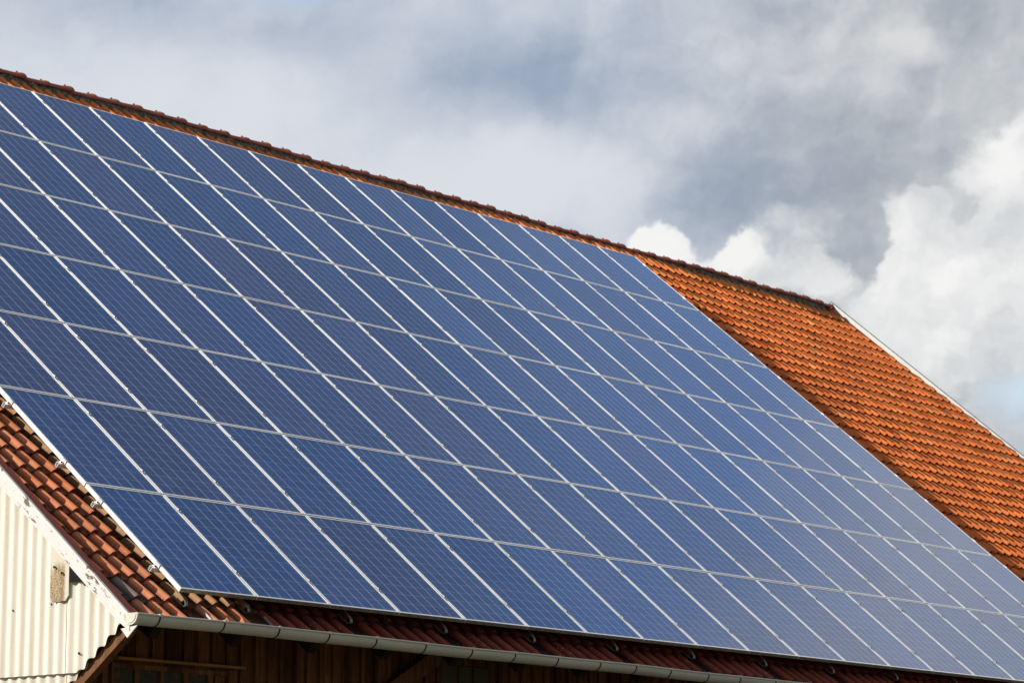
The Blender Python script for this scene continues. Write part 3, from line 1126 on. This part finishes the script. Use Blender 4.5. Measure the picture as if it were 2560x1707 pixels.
# ------------------------------------------------------------------ a loose cable under the first panels
cb = MB()
pts = []
for i in range(41):
    t = i / 40
    xx = 0.46 + 0.55 * t
    s = 0.10 + 0.05 * math.sin(t * 9.0) - 0.02 * math.sin(t * 21)
    nn = -0.075 - 0.045 * math.sin(math.pi * min(1, t * 1.0)) * (0.7 + 0.3 * math.sin(t * 14))
    pts.append((xx, s, nn))
cb.tube(pts, 0.0042, 6)
cbo = cb.obj("solar_cable", M_CABLE, None, ROOF_LOC, ROOF_ROT)
tag(cbo, "black cable sagging under the leftmost panel of the bottom row", "cable")

# ------------------------------------------------------------------ camera
Mrot = ((0.6331524409, 0.1425239249, 0.7607922958), (-0.7740271226, 0.1165842492, 0.6223263824), (0.0, -0.9829013397, 0.1841329855))
cam = bpy.data.cameras.new("camera")
cam.sensor_width = 36.0
cam.lens = 7384.228 / 2560 * 36.0
cam.clip_start = 0.1
cam.clip_end = 8000
cam.dof.use_dof = True
cam.dof.focus_distance = 27.0
cam.dof.aperture_fstop = 5.6
co = bpy.data.objects.new("camera", cam)
COL.objects.link(co)
mw = Matrix.Identity(4)
for r_ in range(3):
    mw[r_][0] = Mrot[r_][0]
    mw[r_][1] = -Mrot[r_][1]
    mw[r_][2] = -Mrot[r_][2]
mw.translation = Vector((-18.731610, -19.188701, 1.676943))
co.matrix_world = mw
scene.camera = co

# ------------------------------------------------------------------ sun
S = Vector((-1.05, 0, 0)) + 1.15 * Vector((0, CS, SN)) + 0.162 * Vector((0, -SN, CS))
S.normalize()
SUN_EL = math.asin(S.z)
SUN_AZ = math.atan2(S.x, S.y)
sun = bpy.data.lights.new("sun", "SUN")
sun.energy = 5.0
sun.angle = math.radians(0.5)
sun.color = (1.0, 0.945, 0.86)
so = bpy.data.objects.new("sun", sun)
COL.objects.link(so)
so.rotation_euler = S.to_track_quat("Z", "Y").to_euler()
so.location = S * 60

# ------------------------------------------------------------------ sky: Nishita with broken cloud in front of it
world = bpy.data.worlds.new("World")
scene.world = world
world.use_nodes = True
t = NT(world.node_tree)
bgn = t.n["Background"]
sky = t.new("ShaderNodeTexSky", sky_type="NISHITA")
sky.sun_disc = False
sky.sun_elevation = SUN_EL
sky.sun_rotation = SUN_AZ
sky.air_density = 1.0
sky.dust_density = 1.0
sky.ozone_density = 2.0
d = t.new("ShaderNodeTexCoord").outputs["Generated"]
dx, dy, dz = t.sep(d)
el = t.math("ARCSINE", dz)
az = t.math("ARCTAN2", dx, dy)
AZ0, EL0, KS = math.radians(50.717), math.radians(10.611), 7.384
U = t.math("ADD", t.math("MULTIPLY", t.math("MULTIPLY", t.math("SUBTRACT", az, AZ0), KS), t.math("COSINE", el)), 1.28)
V = t.math("SUBTRACT", 0.8535, t.math("MULTIPLY", t.math("SUBTRACT", el, EL0), KS))
uv = t.comb(U, V, 0.0)
# turbulence that rolls the edges
w1 = t.scale(t.vmath("SUBTRACT", t.noise(uv, 2.2, 5, 0.55, out=1), (0.5, 0.5, 0.5)), 0.22)
w2 = t.scale(t.vmath("SUBTRACT", t.noise(uv, 8.0, 5, 0.6, out=1), (0.5, 0.5, 0.5)), 0.11)
uvw = t.vmath("ADD", uv, t.vmath("ADD", w1, w2))
uvs = t.vmath("ADD", uv, t.scale(w1, 0.9))


def blob(cu, cv, ru, rv, base, ang=0.0):
    dv = t.vmath("SUBTRACT", base, (cu, cv, 0.0))
    if ang:
        rot = t.new("ShaderNodeVectorRotate", rotation_type="Z_AXIS")
        t.set(rot.inputs["Vector"], dv)
        rot.inputs["Angle"].default_value = ang
        dv = rot.outputs[0]
    dv = t.vmath("MULTIPLY", dv, (1 / ru, 1 / rv, 0.0))
    q = t.vmath("DOT_PRODUCT", dv, dv, out=1)
    return t.math("EXPONENT", t.math("MULTIPLY", q, -1.0))


def total(items, base, start):
    acc = start
    for (cu, cv, ru, rv, k, *r) in items:
        acc = t.math("ADD", acc, t.math("MULTIPLY", blob(cu, cv, ru, rv, base, r[0] if r else 0.0), k))
    return acc


# layer 1: high grey sheet, light and dark
soft = t.noise(t.vmath("MULTIPLY", uvs, (1.0, 1.5, 1.0)), 1.35, 6, 0.52)
fine = t.noise(uvw, 5.5, 6, 0.55)
reliefs = []
for (sc_, dl) in ((3.2, 0.05), (8.0, 0.022)):
    na = t.noise(uvw, sc_, 5, 0.5)
    nb = t.noise(t.vmath("ADD", uvw, (-0.8 * dl, -0.9 * dl, 0.0)), sc_, 5, 0.5)
    reliefs.append(t.math("SUBTRACT", na, nb))
relief = t.math("ADD", reliefs[0], t.math("MULTIPLY", reliefs[1], 0.8))
L = t.math("ADD", 0.47, t.math("ADD", t.math("MULTIPLY", t.math("SUBTRACT", soft, 0.5), 0.75), t.math("ADD", t.math("MULTIPLY", t.math("SUBTRACT", fine, 0.5), 0.45), t.math("MULTIPLY", relief, t.math("ADD", 0.2, t.math("MULTIPLY", t.step(U, 0.9, 2.2), 0.6))))))
L = total([
    (0.15, 0.22, 0.45, 0.28, 0.28), (0.90, 0.16, 0.45, 0.10, 0.25, 0.30), (0.62, 0.22, 0.22, 0.16, 0.16), (1.10, 0.44, 0.40, 0.14, 0.34),
    (1.25, 0.19, 0.42, 0.12, -0.34, -0.1), (1.82, 0.46, 0.17, 0.15, -0.36), (1.66, 0.12, 0.28, 0.16, 0.08),
    (2.10, 0.36, 0.30, 0.12, -0.16), (2.27, 0.13, 0.10, 0.055, 0.50, -0.4), (2.20, 0.22, 0.06, 0.05, 0.25), (2.30, 0.20, 0.06, 0.035, -0.25), (1.80, 0.14, 0.08, 0.10, 0.25), (1.73, 0.33, 0.09, 0.06, 0.22), (1.33, 0.37, 0.2, 0.09, 0.22), (2.05, 0.09, 0.03, 0.04, 0.2), (1.95, 0.25, 0.12, 0.04, -0.2), (2.10, 0.45, 0.06, 0.06, -0.12), (2.42, 0.06, 0.3, 0.10, -0.12), (1.75, 0.33, 0.18, 0.10, 0.16),
    (2.02, 0.16, 0.14, 0.10, 0.10), (0.32, 0.02, 0.16, 0.05, -0.20), (1.48, 0.45, 0.18, 0.14, 0.18), (2.12, 0.64, 0.10, 0.16, -0.16), (0.75, 0.10, 0.5, 0.05, -0.10), (4.6, -1.45, 0.9, 0.7, 0.5), (0.35, 0.30, 0.4, 0.14, 0.14), (1.25, 0.47, 0.35, 0.08, 0.2),
], uvs, L)
Lc = t.step(L, -0.05, 1.0, True)
warm = t.step(U, 1.3, 2.3)
dark = t.mix(warm, (0.29, 0.365, 0.50), (0.33, 0.375, 0.435))
light = t.mix(warm, (0.70, 0.735, 0.79), (0.70, 0.71, 0.72))
sheetc = t.mix(Lc, dark, light)

# layer 2: cumulus heaps low on the right
heap = total([
    (2.44, 0.68, 0.20, 0.20, 1.25), (2.30, 0.78, 0.17, 0.13, 1.0), (2.56, 0.46, 0.13, 0.15, 0.9), (2.36, 0.94, 0.22, 0.13, 0.8), (2.25, 0.58, 0.09, 0.07, 0.75), (2.22, 0.70, 0.07, 0.06, 0.3), (2.62, 0.80, 0.2, 0.22, 0.7),
    (1.63, 0.615, 0.075, 0.06, 1.2), (1.70, 0.67, 0.10, 0.05, 0.7), (1.845, 0.645, 0.05, 0.06, 1.4), (1.95, 0.55, 0.10, 0.075, 0.50), (2.0, 0.66, 0.10, 0.09, 0.50), (1.84, 0.71, 0.30, 0.055, 0.75), (2.14, 0.80, 0.10, 0.07, 0.40),
    (1.77, 0.57, 0.04, 0.05, -0.3), (2.13, 0.66, 0.055, 0.12, -0.6), (2.50, 1.02, 0.14, 0.06, -0.5), (2.41, 0.53, 0.035, 0.045, -0.75), (2.18, 0.66, 0.04, 0.06, -0.4),
], uvw, 0.0)
bil = t.new("ShaderNodeTexVoronoi", feature="SMOOTH_F1")
bil.inputs["Scale"].default_value = 9.0
bil.inputs["Smoothness"].default_value = 0.6
t.set(bil.inputs["Vector"], uvw)
bumpy = t.math("SUBTRACT", 0.45, bil.outputs["Distance"])
fine2 = t.noise(uvw, 14.0, 6, 0.6)
heap = t.math("ADD", heap, t.math("ADD", t.math("MULTIPLY", bumpy, 0.36), t.math("MULTIPLY", t.math("SUBTRACT", fine2, 0.5), 0.40)))
hm = t.step(heap, 0.36, 0.70)
bright = total([(2.40, 0.72, 0.26, 0.14, 0.55), (2.33, 0.90, 0.2, 0.12, 0.35), (2.53, 0.42, 0.07, 0.10, 0.35), (1.63, 0.60, 0.12, 0.09, 0.75), (1.85, 0.64, 0.07, 0.08, 0.85), (2.0, 0.58, 0.16, 0.14, -0.28), (2.52, 0.90, 0.16, 0.14, -0.40), (2.42, 0.55, 0.10, 0.07, -0.3), (2.50, 0.43, 0.06, 0.08, 0.3), (2.24, 0.57, 0.06, 0.05, 0.25)], uvw, 0.40)
bright = t.math("ADD", bright, t.math("ADD", t.math("MULTIPLY", t.math("SUBTRACT", fine2, 0.5), 0.35), t.math("ADD", t.math("MULTIPLY", t.math("SUBTRACT", fine, 0.5), 0.8), t.math("MULTIPLY", relief, 1.1))))
heapc = t.mix(t.step(bright, 0.0, 1.0, False), (0.56, 0.59, 0.625), (0.905, 0.905, 0.895))
cloud = t.mix(hm, sheetc, heapc)

# blue holes where the open sky shows
hole_n = t.noise(t.vmath("ADD", uvw, (3.7, 1.1, 0.0)), 0.9, 5, 0.55)
holes = total([(0.70, -0.09, 0.20, 0.10, 1.1), (2.58, 1.02, 0.18, 0.10, 0.55), (2.85, -2.55, 1.15, 1.05, 1.9)], uvw, t.math("MULTIPLY", t.math("SUBTRACT", hole_n, 0.55), 0.9))
# keep the region in front of the barn's ridge closed apart from the two named gaps
front_ = blob(1.2, 0.35, 1.4, 0.62, uv)
holes = t.math("SUBTRACT", holes, t.math("MULTIPLY", front_, 0.22))
hmask = t.math("MULTIPLY", t.step(holes, 0.12, 0.8), t.math("SUBTRACT", 1.0, t.math("MULTIPLY", hm, 0.9)))
nish = t.scale(sky.outputs[0], 0.25)
nish = t.vmath("MINIMUM", nish, (0.75, 0.8, 0.95))
final = t.mix(hmask, cloud, nish)
# unseen sky overhead and behind the viewer is dimmed to deepen the shade
lit = t.math("MAXIMUM", blob(1.3, -0.3, 3.2, 1.75, uv), blob(4.0, -1.5, 1.7, 0.85, uv))
final = t.mix(t.step(lit, 0.02, 0.45), t.mix(1.0, final, (0.54, 0.54, 0.56), "MULTIPLY"), final)
final = t.mix(blob(4.4, -1.5, 1.0, 0.8, uv), final, t.mix(1.0, final, (0.98, 1.08, 1.28), "MULTIPLY"))
# below the horizon: distant haze
final = t.mix(t.step(dz, 0.0, -0.03), final, (0.10, 0.11, 0.08))
t.set(bgn.inputs["Color"], final)
bgn.inputs["Strength"].default_value = 1.0

# ------------------------------------------------------------------ render settings
scene.render.engine = "CYCLES"
scene.view_settings.view_transform = "Standard"
scene.view_settings.look = "None"
scene.view_settings.exposure = 0
scene.view_settings.gamma = 1
scene.cycles.max_bounces = 5
scene.cycles.diffuse_bounces = 3
world.cycles.sampling_method = "MANUAL"
world.cycles.sample_map_resolution = 512
scene.cycles.use_denoising = True
scene.render.resolution_x = 1024
scene.render.resolution_y = 682
